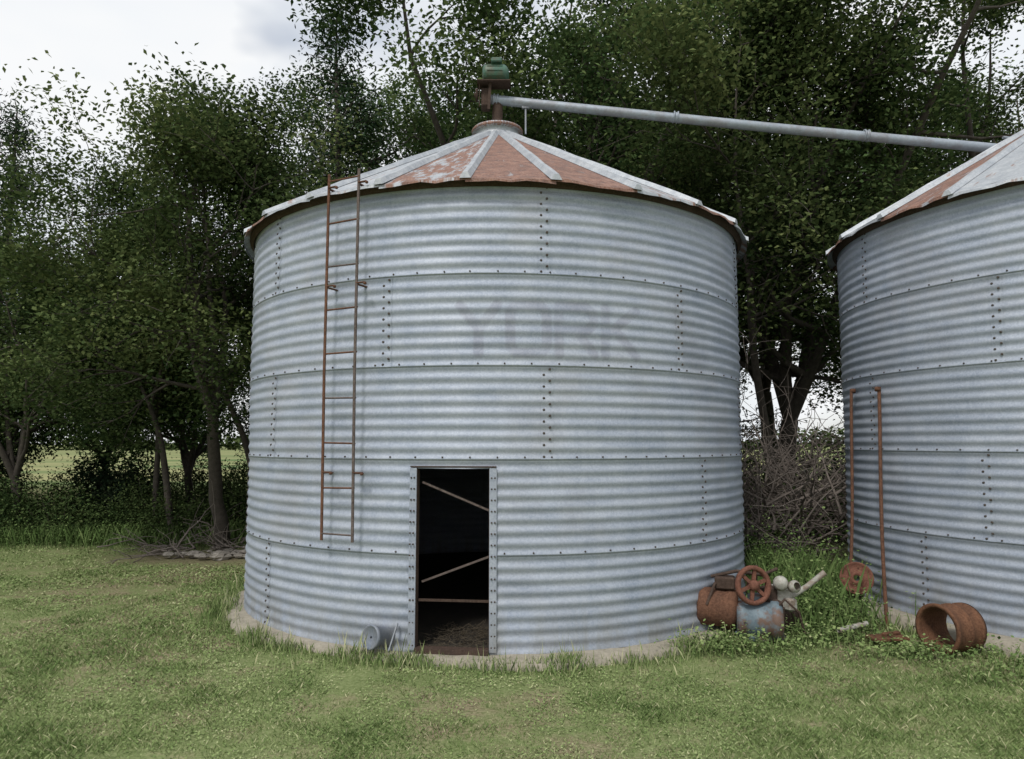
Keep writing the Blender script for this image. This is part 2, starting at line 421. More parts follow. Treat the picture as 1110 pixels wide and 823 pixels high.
# --- door frame
d = MB(); p0, p1, zt = DOOR
for q, sgn in ((p0, -1), (p1, 1)):
    a = P1(q, .02, 0); b = P1(q, zt, 0); n = N1(q); tan = np.array([-n[1], n[0], 0])
    aa = a + n * .016 + tan * sgn * .03; bb = b + n * .016 + tan * sgn * .03
    d.bar(aa, bb, .062, .010, up=n, mi=0)
    d.bar(a + n * -.02, b + n * -.02, .010, .06, up=n, mi=2)
    for i in range(17):
        z = .06 + i * .094
        for o_ in (.018, .046): d.dome(P1(q, z, .0) * [1, 1, 0] + np.array([0, 0, z]) + n * .024 + tan * sgn * o_, n, .008, .008, 1)
m_ = (p0 + p1) / 2
d.bar(P1(p0 - 1.1, zt + .012, .018), P1(p1 + 1.1, zt + .012, .018), .010, .03, up=N1(m_), mi=2)
d.bar(P1(p0, .022, .0), P1(p1, .022, .0), .10, .04, up=(0, 0, 1), mi=2)
d.build('door_frame', [GALV, BOLT, RUSTD], bin1)
b = MB()
b.bar(P1(p0 + .7, 1.43, -.05), P1(p1 - .1, 1.19, -.05), .018, .006, up=N1(m_), mi=0)
b.bar(P1(p0 + .7, .58, -.05), P1(p1 - .1, .80, -.05), .018, .006, up=N1(m_), mi=0)
b.bar(P1(p0 + .3, .43, -.03), P1(p1 - .1, .43, -.03), .020, .014, up=N1(m_), mi=1)
b.build('door_braces', [LAD, RUSTD], bin1)
s_ = MB()
for i in range(420):
    q = random.uniform(p0 + .5, p1 - .5); dd = random.uniform(.05, .8) ; c = P1(q, 0, -dd); c[2] = .012 + random.random() * .07 * (1 - abs(dd - .4))
    a = random.uniform(0, 6.28); l = random.uniform(.03, .10); v = np.array([cos(a), sin(a), random.uniform(-.2, .5)]) * l
    s_.tube([c, c + v], .0022, 3, 0, False)
s_.build('straw_litter', [WOOD], bin1)

# --- ladder on the left of the door
l = MB(); qa, qb = -30.6, -24.0; n = N1((qa + qb) / 2)
def LP(q, z): return P1(q, 2.5) * [1, 1, 0] + np.array([0, 0, z]) + n * .13
for q, mi in ((qa, 0), (qb, 1)):
    top = LP(q, 4.24) ; bot = LP(q, .91); mid = LP(q, 2.4) + n * .012
    l.bar(bot, mid, .024, .012, up=n, mi=mi); l.bar(mid, top, .024, .012, up=n, mi=mi)
for i in range(9):
    z = .97 + i * .40; dz = random.uniform(-.008, .008)
    l.tube([LP(qa, z) - (LP(qb, z) - LP(qa, z)) * .03, LP(qb, z + dz) + (LP(qb, z) - LP(qa, z)) * .03], .0085, 7, 0 if i % 3 else 1)
side = norm(LP(qb, 1) - LP(qa, 1))
for z in (1.50, 3.18, 4.10):
    for q in (qa, qb):
        a = LP(q, z); l.bar(a, a - n * .14, .03, .008, up=(0, 0, 1), mi=0)
        l.bar(a + np.array([0, 0, .012]), a + side * .09 + np.array([0, 0, .012]), .03, .008, up=(0, 0, 1), mi=0)
        l.dome(a + side * .09, n, .014, .02, 0)
l.build('ladder', [RUST, LAD], bin1)
e = MB(); c = P1(-18.5, .0) ; n = N1(-18.5); dr = norm(n + np.array([-.45, 0, .22]))
c[2] = .10
e.lathe(c - n * .05, dr, [(0, .085), (.20, .085), (.20, .10), (.23, .105), (.24, .095), (.225, .085), (.222, .01)], 24)
e.bar(c + n * .06 + np.array([.11, 0, .14]), c + n * .2 + np.array([.10, 0, -.06]), .03, .01, up=(1, 0, 0), mi=0)
e.build('aeration_stub', [GALVD], bin1)

# ---------------------------------------------------------------- auger across the tops
au = empty('grain_auger')
a = MB()
S = np.array([-.36, 9.28, 6.30]); E = np.array([7.0, 8.98, 5.42])
dv = norm(E - S)
a.tube([S, S + (E - S) * .5 + np.array([0, 0, -.015]), E], .060, 18, 0)
for tt in (.02, .335, .66):
    c = S + (E - S) * tt; a.lathe(c, dv, [(-.03, .060), (-.03, .078), (-.018, .078), (-.018, .064), (.018, .064), (.018, .078), (.03, .078), (.03, .060)], 18)
a.build('tube', [PIPE], au)
a = MB()
a.tube([(-.19, 9.3, 5.84), (-.19, 9.3, 6.28)], .070, 14, 0)
a.lathe((-.19, 9.3, 5.83), (0, 0, 1), [(0, .16), (.03, .16), (.03, .08)], 20)
a.box((-.34, 9.27, 6.28), (.12, .2, .24), 0, 0)
a.bar((-.42, 9.16, 6.14), (-.42, 9.16, 6.48), .04, .01, (1, 0, 0)); a.bar((-.30, 9.14, 6.1), (-.28, 9.14, 6.46), .035, .01, (0, 1, 0))
a.bar((-.45, 9.2, 6.455), (-.02, 9.2, 6.455), .26, .012, (0, 0, 1))
a.lathe((-.44, 9.22, 6.32), (-1, 0, 0), [(0, .03), (0, .085), (.02, .08), (.03, .085), (.03, .03), (.05, .03), (.05, 0.001)], 22)
a.build('head_bracket', [RUSTD], au)
a = MB()
a.lathe((-.38, 9.2, 6.59), (1, 0, 0), [(0, .02), (0, .08), (.02, .115), (.06, .12), (.28, .12), (.31, .10), (.34, .06), (.34, .001)], 24)
for k in range(12):
    an = 2 * pi * k / 12; a.bar((-.32, 9.2 + .123 * cos(an), 6.59 + .123 * sin(an)), (-.12, 9.2 + .123 * cos(an), 6.59 + .123 * sin(an)), .01, .012, (0, cos(an), sin(an)))
a.box((-.20, 9.12, 6.73), (.14, .1, .06), 0, 0)
a.build('electric_motor', [GREEN], au)
a = MB()
c = S + (E - S) * .073
a.tube([c + np.array([0, 0, -.05]), c + np.array([0, 0, -.42])], .012, 8, 0); a.bar(c + np.array([-.05, 0, -.06]), c + np.array([.05, 0, -.06]), .05, .03)
a.tube([E + np.array([-.9, -.1, .19]), E + np.array([.4, -.1, .02])], .02, 8, 0)
a.tube([E + np.array([0, 0, 0]), (6.54, 8.3, 5.45)], .10, 12, 0)
a.build('hanger_rods', [PIPE], au)

# ---------------------------------------------------------------- scrap by the bin
def wheel(mb, c, ax, r, w, spokes=6, mi=0, hub=.04):
    ax = norm(ax); u, v = frame(ax)
    mb.lathe(c, ax, [(-w / 2, r - .03), (-w / 2, r), (0, r + .006), (w / 2, r), (w / 2, r - .03), (-w / 2, r - .03)], 30, mi)
    mb.lathe(c, ax, [(-w * .8, .001), (-w * .8, hub), (w * .8, hub), (w * .8, .001)], 14, mi)
    for k in range(spokes):
        an = 2 * pi * k / spokes + .3; dd = cos(an) * u + sin(an) * v
        mb.bar(np.asarray(c) + dd * hub * .8, np.asarray(c) + dd * (r - .015), .028, w * .4, ax, mi)
mach = empty('scrap_engine', (2.26, 7.10, 0.02)); mach.scale = (1.16, 1.16, 1.16)
a = MB()
a.lathe((-.42, .12, .23), (.95, -.25, -.08), [(0, .001), (0, .13), (.015, .155), (.05, .16), (.08, .15), (.22, .15), (.25, .162), (.29, .162), (.32, .13), (.32, .001)], 28, 0)
a.build('rusty_drum', [RUST], mach)
a = MB()
a.lathe((-.14, -.03, .15), (.97, -.22, .0), [(0, .001), (0, .12), (.02, .14), (.06, .145), (.07, .135), (.26, .135), (.27, .15), (.32, .15), (.35, .12), (.35, .001)], 28, 0)
a.box((.06, -.04, .02), (.3, .22, .05), .1, 0); a.box((.02, -.05, .32), (.12, .10, .06), .1, 0)
for k in range(8):
    an = 2 * pi * k / 8; a.dome((-.14, -.03 + .11 * cos(an), .15 + .11 * sin(an)), (-1, 0, 0), .012, .012)
a.build('blue_gearbox', [BLUE], mach)
a = MB(); wheel(a, (-.03, -.13, .43), (.25, -1, .15), .15, .045, 6); a.tube([(-.02, -.1, .43), (.03, .08, .41)], .018, 8)
a.build('spoked_pulley', [REDR], mach)
a = MB()
a.box((.25, .08, .30), (.13, .18, .18), .2, 0, .02); a.lathe((.22, -.03, .43), (-.2, -1, .1), [(0, .02), (0, .05), (.03, .06), (.06, .045), (.07, .001)], 18)
a.lathe((.31, -.04, .40), (.3, -1, .3), [(0, .03), (0, .045), (.05, .05), (.07, .03)], 14)
a.box((.30, -.02, .26), (.09, .08, .1), .5, 0, .015)
a.build('white_carburettor_housing', [WHITE], mach)
a = MB(); a.tube([(.34, .05, .31), (.46, .03, .39), (.60, .0, .51)], [.024, .022, .025], 12)
a.build('exhaust_pipe', [WHITE], mach)
a = MB()
a.box((-.20, .06, .42), (.16, .14, .10), -.3, 0); a.tube([(-.3, .1, .46), (-.12, .0, .52), (.1, .05, .48), (.23, .05, .53)], .014, 8); a.tube([(-.2, .15, .35), (-.3, .0, .42), (-.38, -.04, .26)], .012, 8)
a.box((.18, .2, .1), (.5, .2, .14), .1, 0); a.box((.16, .04, .28), (.12, .12, .22), .3, 0); a.lathe((.17, -.06, .26), (0, -1, 0), [(0, .05), (.03, .05), (.03, .03), (.08, .03), (.08, .001)], 14)
a.tube([(.1, -.12, .2), (.2, -.18, .33), (.33, -.12, .22), (.38, -.1, .05)], .010, 6)
for q in ((.12, -.16, .28), (.2, -.15, .26), (.05, .02, .56)): a.tube([q, (q[0] + .01, q[1] + .05, q[2] - .12)], .012, 8)
a.build('engine_block', [RUSTD], mach)

a = MB()
a.lathe((0, 0, 0), (-.35, -1, .28), [(-.02, .15), (-.02, .165), (.02, .165), (.02, .15), (.008, .14), (.008, .07), (.03, .06), (.03, .03), (-.01, .03)], 32)
a.lathe((0, 0, 0), (-.35, -1, .28), [(-.006, .14), (-.006, .03)], 32)
o = a.build('rusty_hub_disc', [REDR]); o.location = (3.60, 7.86, .42)
a = MB(); a.tube([(-.03, 0, -.16), (.05, .1, -.42)], .02, 8); a.tube([(.05, 0, -.15), (-.06, .05, -.42)], .014, 8)
a.build('stand', [RUSTD], o)
def leanpole(name, a0, b0, r, wob):
    m = MB(); a0 = np.array(a0); b0 = np.array(b0); pts = []
    for i in range(9):
        q = i / 8; p = a0 * (1 - q) + b0 * q; p[0] += wob * sin(q * pi * 1.4); pts.append(p)
    m.tube(pts, r, 8); m.lathe(b0 - norm(b0 - a0) * .04, norm(b0 - a0), [(0, r), (0, r * 1.7), (.04, r * 1.7), (.04, .001)], 10)
    m.build(name, [RUST])
leanpole('rusty_pole', (3.57, 8.02, -.02), (3.90, 8.42, 2.44), .018, .02)
leanpole('rusty_pole', (3.68, 7.42, -.02), (3.905, 7.86, 2.42), .019, -.015)
a = MB()
ax = norm((-.93, -.36, 0.02)); rr = .195
a.lathe((0, 0, 0), ax, [(-.15, rr - .008), (-.18, rr + .012), (-.14, rr + .012), (-.13, rr), (-.04, rr), (-.03, rr + .014), (-.01, rr + .014), (.0, rr), (.13, rr), (.14, rr + .022), (.165, rr + .024), (.168, rr - .008), (.14, rr - .012), (-.18, rr - .012)], 44)
o = a.build('rusty_pipe_section', [RUSTO]); o.location = (3.86, 6.66, .205)
a = MB(); a.tube([(0, 0, 0), (.32, .12, .035)], .024, 12, cap=False); a.tube([(0.001, 0, 0), (.319, .12, .035)], .019, 12, cap=False)
o = a.build('plastic_pipe', [WHITE]); o.location = (3.02, 7.0, .10)
a = MB(); a.box((0, 0, .05), (.34, .16, .035), .15, 0); a.box((.05, .03, .08), (.2, .05, .03), .4, 0)
o = a.build('rusty_plate', [RUSTO]); o.location = (3.42, 6.90, 0.01)
a = MB(); a.box((0, 0, .12), (.05, .3, .3), .3, 0); a.box((0, 0, .285), (.08, .34, .03), .3, 0); o = a.build('weathered_block', [RUSTD]); o.location = (1.86, 7.42, .05)

# ---------------------------------------------------------------- ground sheet
g = np.sinh(np.linspace(-1, 1, 281) * 6.2); g = g / g.max() * 1500
gx, gy = np.meshgrid(g, g + 8, indexing='xy')
gz = .012 * np.sin(gx * 1.3 + .5 * gy) + .01 * np.sin(gy * 2.1 - gx * .7) + .008 * np.sin(gx * 3.7 + gy * 2.9)
dist = np.hypot(gx, gy - 8); gz = gz * np.clip(1.5 - dist / 40, 0, 1) - .012 - np.clip(dist - 20, 0, 400) * .004
n_ = len(g); I, J = np.meshgrid(np.arange(n_ - 1), np.arange(n_ - 1), indexing='ij')
F = np.stack([I * n_ + J, I * n_ + J + 1, (I + 1) * n_ + J + 1, (I + 1) * n_ + J], -1).reshape(-1, 4)
obj('ground', npmesh('ground', np.stack([gx, gy, gz], -1).reshape(-1, 3), F, [GROUND], smooth=True))
def gh(x, y): return .012 * np.sin(x * 1.3 + .5 * y) + .01 * np.sin(y * 2.1 - x * .7) + .008 * np.sin(x * 3.7 + y * 2.9) - .012

# ---------------------------------------------------------------- grass
def patch(x, y):
    return (np.sin(x * 1.1 + 2 * np.sin(y * .7)) + np.sin(y * 1.9 + 1.5 * np.sin(x * 1.3 + 1)) + .7 * np.sin(x * 4.3 + y * 3.1 + np.sin(y * 5)) + .7 * np.sin(x * 7.9 - y * 6.2 + np.sin(x * 6))) / 3.4
_g = RNG.normal(0, 1, (128, 128))
def vn(x, y, s):
    u = (x * s) % 128; v = (y * s) % 128; i = u.astype(int); j = v.astype(int); fu = u - i; fv = v - j
    fu = fu * fu * (3 - 2 * fu); fv = fv * fv * (3 - 2 * fv); i1 = (i + 1) % 128; j1 = (j + 1) % 128; i %= 128; j %= 128
    return (_g[i, j] * (1 - fu) + _g[i1, j] * fu) * (1 - fv) + (_g[i, j1] * (1 - fu) + _g[i1, j1] * fu) * fv
def mott(x, y): return .5 * vn(x + 50, y, 1.1) + .45 * vn(x + 20, y + 9, 3.1) + .35 * vn(x + 31, y + 3, 7.3)
def outside(x, y, m=.16):
    return (np.hypot(x - C1[0], y - C1[1]) > R1 + m) & (np.hypot(x - C2[0], y - C2[1]) > R2 + m)
def blades(x, y, h, w, lean, lv):
    n = len(x); a = RNG.uniform(0, 2 * pi, n); b = RNG.uniform(0, 2 * pi, n)
    z = gh(x, y); dx, dy = np.cos(a) * w / 2, np.sin(a) * w / 2
    V = np.empty((n, 4, 3), np.float32)
    lx, ly = np.cos(b) * lean * h, np.sin(b) * lean * h
    V[:, 0] = np.stack([x - dx, y - dy, z - .005], -1); V[:, 1] = np.stack([x + dx, y + dy, z - .005], -1)
    V[:, 2] = np.stack([x + dx * .7 + lx * .45, y + dy * .7 + ly * .45, z + h * .6], -1)
    V[:, 3] = np.stack([x + lx, y + ly, z + h], -1)
    return V.reshape(-1, 3), np.arange(n * 4).reshape(-1, 4), lv
def clover(x, y, z, s, lv):
    n = len(x); a = RNG.uniform(0, 2 * pi, n); tx = RNG.normal(0, .35, n); ty = RNG.normal(0, .35, n)
    V = np.empty((n, 4, 3), np.float32)
    for k in range(4):
        cx = np.cos(a + k * pi / 2) * s * (1 if k % 2 == 0 else .7); cy = np.sin(a + k * pi / 2) * s * (1 if k % 2 == 0 else .7)
        V[:, k] = np.stack([x + cx, y + cy, z + cx * tx + cy * ty], -1)
    return V.reshape(-1, 3), np.arange(n * 4).reshape(-1, 4), lv
parts = []
def region(n, y0, y1, xs):
    u = RNG.random(n); y = y0 * (y1 / y0) ** (u ** .9); x = RNG.uniform(-1, 1, n) * xs * y; return x, y
def bareok(x, y):
    b1 = ((x + 4.6) / 2.4) ** 2 + ((y - 12.2) / 1.1) ** 2 < RNG.uniform(.4, 1.3, len(x))
    b2 = ((x + 4.9) / .8) ** 2 + ((y - 9.5) / .45) ** 2 < RNG.uniform(.0, 1.3, len(x))
    b3 = ((x + 2.3) / .5) ** 2 + ((y - 4.5) / .16) ** 2 < RNG.uniform(.0, 1.3, len(x))
    return ~(b1 | b2 | b3)
x, y = region(300000, 3.6, 15, .85)
k = outside(x, y) & bareok(x, y) & (RNG.random(len(x)) < .62 + .3 * patch(x, y) - .35 * mott(x, y)); x, y = x[k], y[k]
pt = patch(x, y); mo = mott(x, y); n = len(x)
lv = np.clip(.40 + .10 * pt + .17 * mo + RNG.normal(0, .15, n), 0, 1); st = RNG.random(n) < .08; lv[st] = RNG.uniform(.75, 1, st.sum())
sc = np.clip(y / 6, .8, 2.0)
parts.append(blades(x, y, RNG.uniform(.010, .034, n) * (1 + .35 * pt - .35 * mo).clip(.4, 2), .0055 * sc, RNG.uniform(.3, 1.5, n), lv))
x, y = region(200000, 3.6, 14, .85)
k = outside(x, y) & bareok(x, y) & (RNG.random(len(x)) < .6 + .7 * mott(x * 1.1 + 3, y + 11)); x, y = x[k], y[k]; n = len(x)
parts.append(clover(x, y, gh(x, y) + RNG.uniform(.004, .024, n), RNG.uniform(.006, .012, n) * np.clip(y / 6, .8, 1.8), np.clip(.41 + .16 * mott(x, y) + RNG.normal(0, .13, n), 0, .9)))
def ringweeds(C, R, n, hmin, hmax, spread):
    a = RNG.uniform(0, 2 * pi, n); cl = .5 + .5 * np.sin(a * 9 + 1) * np.sin(a * 23 + 2)
    k = RNG.random(n) < .25 + .75 * cl; a = a[k]; cl = cl[k]
    r = R + .14 + np.abs(RNG.normal(0, spread, len(a)))
    return C[0] + r * np.cos(a), C[1] + r * np.sin(a), RNG.uniform(hmin, hmax, len(a)) * (.4 + .8 * cl)
for C, R in ((C1, R1), (C2, R2)):
    x, y, h = ringweeds(C, R, 17000, .04, .14, .11); n = len(x)
    parts.append(blades(x, y, h, .007, RNG.uniform(.1, .6, n), np.clip(RNG.normal(.34, .25, n), 0, 1)))
    x, y, h = ringweeds(C, R, 1500, .10, .28, .08); n = len(x)
    parts.append(blades(x, y, h, .006, RNG.uniform(.05, .35, n), np.clip(RNG.normal(.7, .2, n), 0, 1)))
def weedpatch(cx, cy, sx, sy, n, h0, h1, leafy=True, m=.05, v=.28):
    x = RNG.normal(cx, sx, n); y = RNG.normal(cy, sy, n); k = outside(x, y, m); x, y = x[k], y[k]; n = len(x)
    parts.append(blades(x, y, RNG.uniform(h0, h1, n), .009, RNG.uniform(.1, .5, n), np.clip(RNG.normal(v, .2, n), 0, 1)))
    if leafy:
        q = RNG.integers(0, n, n * 3); xx = x[q] + RNG.normal(0, .04, n * 3); yy = y[q] + RNG.normal(0, .04, n * 3)
        kk = outside(xx, yy, .03); xx, yy = xx[kk], yy[kk]; n3 = len(xx)
        parts.append(clover(xx, yy, np.abs(RNG.normal(0, h1 * .55, n3)) + .02, RNG.uniform(.010, .022, n3), np.clip(RNG.normal(v, .2, n3), 0, .85)))
weedpatch(3.0, 7.5, .30, .20, 900, .08, .34, True, .05, .12)
weedpatch(2.85, 7.0, .30, .10, 400, .05, .13)
weedpatch(3.5, 6.55, .35, .10, 300, .04, .10)
weedpatch(4.7, 6.0, .5, .2, 900, .05, .18)
weedpatch(3.2, 8.7, .35, .5, 1600, .2, .65, True, .05, .06)
weedpatch(1.9, 6.72, .3, .10, 350, .05, .14)
weedpatch(-3.1, 8.2, .15, .3, 400, .05, .18, False)
weedpatch(-.2, 6.22, 1.0, .08, 600, .03, .11, False, .05, .5)
weedpatch(-8, 13.9, 2.6, .45, 5000, .10, .4, True, .05, .0)
Vs = []; Fs = []; L = []; o_ = 0
for V, F, lv in parts: Vs.append(V); Fs.append(F + o_); L.append(lv); o_ += len(V)
obj('grass', npmesh('grass', np.concatenate(Vs), np.concatenate(Fs), [GRASS], lv=np.concatenate(L)))

# ---------------------------------------------------------------- trees
def leafcloud(cent, val, per, sig, ln, wd, flat=.7, upb=.6):
    cent = np.repeat(np.asarray(cent), per, 0); val = np.repeat(np.asarray(val), per); n = len(cent)
    off = RNG.normal(0, 1, (n, 3)).clip(-1.9, 1.9) * sig; off[:, 2] *= flat; p = cent + off
    nrm = RNG.normal(0, 1, (n, 3)); nrm[:, 2] = np.abs(nrm[:, 2]) + upb; nrm /= np.linalg.norm(nrm, axis=1)[:, None]
    t = RNG.normal(0, 1, (n, 3)); t -= nrm * (t * nrm).sum(1)[:, None]; t /= np.linalg.norm(t, axis=1)[:, None]
    s = np.cross(nrm, t); l = (RNG.uniform(.6, 1.3, n) * ln / 2)[:, None]; w = (RNG.uniform(.7, 1.2, n) * wd / 2)[:, None]
    V = np.stack([p - t * l, p + s * w - t * l * .1 + nrm * w * .3, p + t * l, p - s * w - t * l * .1 + nrm * w * .3], 1).reshape(-1, 3)
    lv = np.clip(val + RNG.normal(0, .13, n) + off[:, 2] / sig * .06, 0, 1)
    return V, np.arange(n * 4).reshape(-1, 4), lv
def grow(mb, tips, p, d, L, r, lvl, mx, rg, up=.05, kids=4):
    n = 5 if lvl < 3 else 3; pts = [p]; rad = [r]; dirs = [d]
    for i in range(n):
        d = norm(d + rg.normal(0, .16, 3) + np.array([0, 0, up])); p = p + d * L / n
        pts.append(p); rad.append(max(.004, r * (1 - .75 * (i + 1) / n))); dirs.append(d)
    mb.tube(pts, rad, 6 if lvl < 2 else 3, 0, False)
    if lvl >= mx - 1:
        tips.append(pts[-1]); tips.append(pts[n // 2 + 1])
    if lvl < mx:
        for k in range(kids):
            q = int(rg.integers(2, n + 1)); u, w = frame(dirs[q]); a = rg.uniform(0, 2 * pi)
            cd = norm(dirs[q] + (cos(a) * u + sin(a) * w) * rg.uniform(.6, 1.2))
            grow(mb, tips, pts[q], cd, L * rg.uniform(.5, .72), rad[q] * .7 + .003, lvl + 1, mx, rg, up, kids)
def broadleaf(name, seed, Ht, spread, base, tr, leaders=3, limbs=7, per=34, sig=.30, lean=(0, 0), leaf=(.13, .075), kids=4):
    rg = np.random.default_rng(seed); mb = MB(); tips = []
    p = np.array([0, 0, -.15]); pts = [p]; rad = [tr * 1.35]; d = norm((lean[0], lean[1], 1)); n = 7
    for i in range(n):
        d = norm(d + rg.normal(0, .07, 3)); p = p + d * (base + .15) / n; pts.append(p); rad.append(tr * (1.1 - .35 * (i + 1) / n))
    mb.tube(pts, rad, 10, 0, False)
    for k in range(leaders):
        a = 2 * pi * k / leaders + rg.uniform(-.5, .5); sp = rg.uniform(.18, .5) if leaders > 1 else .05
        d = norm((lean[0] * .6 + sp * cos(a), lean[1] * .6 + sp * sin(a), 1)); L = (Ht - base) * rg.uniform(.72, .95)
        q = p.copy(); lp = [q]; lr = [tr * .62]; m = 10
        for i in range(m):
            d = norm(d + rg.normal(0, .10, 3) + np.array([0, 0, .06])); q = q + d * L / m; lp.append(q); lr.append(tr * .62 * (1 - .88 * (i + 1) / m))
        mb.tube(lp, lr, 7, 0, False)
        for j in range(limbs):
            f = (j + rg.uniform(.2, 1)) / limbs; ii = max(1, min(m, int(round(f * m)))); a2 = rg.uniform(0, 2 * pi)
            prof = (.45 + .75 * sin(pi * min(1, f * .8 + .18))) * (1.05 - .35 * f)
            ld = norm((cos(a2), sin(a2), rg.uniform(.0, .7)))
            grow(mb, tips, lp[ii], ld, spread * prof * rg.uniform(.45, .8), lr[ii] * .6 + .006, 1, 3, rg, .03, kids)
        tips.append(lp[-1])
    tips = np.array(tips); dens = rg.random(len(tips)); tips = tips[dens < .92]
    cell = np.sin(tips[:, 0] * 1.7 + seed) + np.sin(tips[:, 1] * 1.9 + 2 * seed) + np.sin(tips[:, 2] * 2.1)
    val = np.clip(.42 + .14 * cell + rg.normal(0, .13, len(tips)), .05, .95)
    V, F, lv = leafcloud(tips, val, per, sig, *leaf)
    tm = MB.build(mb, name + '_wood', [BARK]); wood = tm.data; bpy.data.objects.remove(tm)
    return wood, npmesh(name + '_leaves', V, F, [LEAF], lv=lv)
def cedar(name, seed, Ht, spread, base=.6, per=34):
    rg = np.random.default_rng(seed); mb = MB(); tips = []; n = 12; p = np.array([0, 0, -.1]); pts = [p]; rad = [.17]
    for i in range(n):
        p = p + np.array([rg.normal(0, .05), rg.normal(0, .05), (Ht + .1) / n]); pts.append(p); rad.append(.17 * (1 - .92 * (i + 1) / n))
    mb.tube(pts, rad, 8, 0, False)
    for j in range(150):
        f = rg.uniform(0, 1) ** .85; z = base + (Ht - base) * f; a = rg.uniform(0, 2 * pi)
        L = spread * (1 - f) ** .6 * rg.uniform(.65, 1.15) + .18
        c = np.array([pts[min(n, int(z / Ht * n))][0], pts[min(n, int(z / Ht * n))][1], z]); d = norm((cos(a), sin(a), rg.uniform(.1, .5)))
        b_ = [c, c + d * L * .5, c + d * L + np.array([0, 0, .05 * L])]; mb.tube(b_, [.03 * (1 - f) + .01, .015, .005], 3, 0, False)
        for q in np.arange(.3, 1.01, .28 / max(L, .4)):
            tips.append(c + d * L * q + rg.normal(0, .10, 3))
    tips = np.array(tips); val = np.clip(.40 + rg.normal(0, .17, len(tips)), 0, 1)
    V, F, lv = leafcloud(tips, val, per, .20, .12, .04, .8, .1)
    tm = mb.build(name, [BARK]); wood = tm.data; bpy.data.objects.remove(tm)
    return wood, npmesh(name + '_l', V, F, [CEDAR], lv=lv)
T = {'a': broadleaf('t_a', 3, 8.4, 2.9, 2.4, .12, 4, 7, 60, .25, (-.14, 0), (.080, .052)),
     'b': broadleaf('t_b', 8, 12.6, 3.3, 3.0, .20, 3, 9, 50, .31, (0, 0), (.100, .062)),
     'c': broadleaf('t_c', 15, 13.2, 3.5, 2.4, .22, 4, 8, 46, .32, (0, 0), (.100, .062)),
     'd': broadleaf('t_d', 23, 7.2, 3.0, 1.3, .12, 4, 6, 56, .28, (0, 0), (.086, .055)),
     'g': broadleaf('t_g', 31, 8.6, 2.4, 3.2, .075, 2, 6, 50, .26, (-.12, 0), (.085, .055)),
     'e': cedar('t_e', 5, 10.5, 1.9), 'f': cedar('t_f', 9, 10.0, 1.6, .3)}
def tree(kind, x, y, rot=0, s=1.0):
    nm = 'cedar_tree' if kind in 'ef' else 'broadleaf_tree'
    e = empty(nm, (x, y, -.05 - max(0, y - 28) * .004)); e.rotation_euler[2] = rot; e.scale = (s, s, s)
    obj('trunk_and_limbs', T[kind][0], e); obj('foliage', T[kind][1], e)
# left group
tree('a', -5.0, 13.0, 0.0, 1.0)
tree('g', -6.3, 14.0, 0.2, .85)
tree('g', -6.9, 14.6, 5.9, .8)
tree('g', -4.75, 14.4, .6, .9)
tree('d', -9.6, 14.6, 1.0, .90)
tree('d', -7.4, 17.2, 2.6, .90)
tree('f', -12.0, 17.2, 0, 1.02)
tree('d', -12.4, 15.4, 3.9, .75)
tree('e', -3.9, 16.2, 0, 1.10)
tree('f', -6.0, 18.8, 1, .80)
tree('d', -10.6, 19.0, 5.2, .95)
tree('d', -14.6, 19.6, 2.2, 1.0)
tree('g', -4.8, 19.6, 4.2, .9)
# behind the bins
tree('b', -.7, 16.3, .7, 1.04)
tree('c', 1.3, 15.4, 2.2, 1.0)
tree('b', 3.6, 15.2, 3.6, 1.06)
tree('g', 4.75, 13.6, 1.6, 1.15)
tree('c', 5.5, 14.6, 5.1, .98)
tree('b', 8.3, 15.6, 1.9, 1.0)
tree('c', 11.2, 16.0, .4, .98)
tree('e', 4.6, 18.0, 2, 1.1)
tree('c', 2.4, 19.5, 1.1, 1.05)
tree('b', .3, 20.5, 4.4, 1.1)
tree('b', 7.4, 20.0, 5.5, 1.1)
tree('c', 12.0, 21.0, 2.9, 1.05)
tree('b', 17.8, 16.0, 2.0, .9)
tree('d', -16.5, 15.5, .4, 1.0)

# undergrowth
def shrubmesh(name, seed, n, sx, sy, sz, per, mat=LEAFU, ln=.10):
    rg = np.random.default_rng(seed); a = rg.uniform(0, 2 * pi, n); r = rg.random(n) ** .5
    hgt = rg.random(n) * (1 - .55 * r ** 2)
    c = np.stack([np.cos(a) * r * sx, np.sin(a) * r * sy, hgt * sz + .05], -1)
    V, F, lv = leafcloud(c, np.clip(rg.normal(.36, .14, n), 0, 1), per, .17, ln, ln * .55, .8, .3)
    mb = MB()
    for i in range(16):
        q = c[int(rg.integers(0, n))]; mb.tube([(q[0] * .2, q[1] * .2, -.05), q * [.6, .6, .6], q], [.018, .011, .004], 4, 0, False)
    t_ = mb.build(name, [BARK]); w = t_.data; bpy.data.objects.remove(t_)
    return w, npmesh(name + 'l', V, F, [mat], lv=lv)
SH = [shrubmesh('s1', 1, 150, 1.2, .8, 1.7, 44, LEAFU, .08), shrubmesh('s2', 2, 110, 1.0, .7, 1.1, 40, LEAFU, .07), shrubmesh('s3', 3, 120, .9, .9, 2.2, 34, CEDAR, .11)]
def shrub(k, x, y, rot, s):
    e = empty('shrub', (x, y, -.04)); e.rotation_euler[2] = rot; e.scale = (s, s, s); obj('stems', SH[k][0], e); obj('foliage', SH[k][1], e)
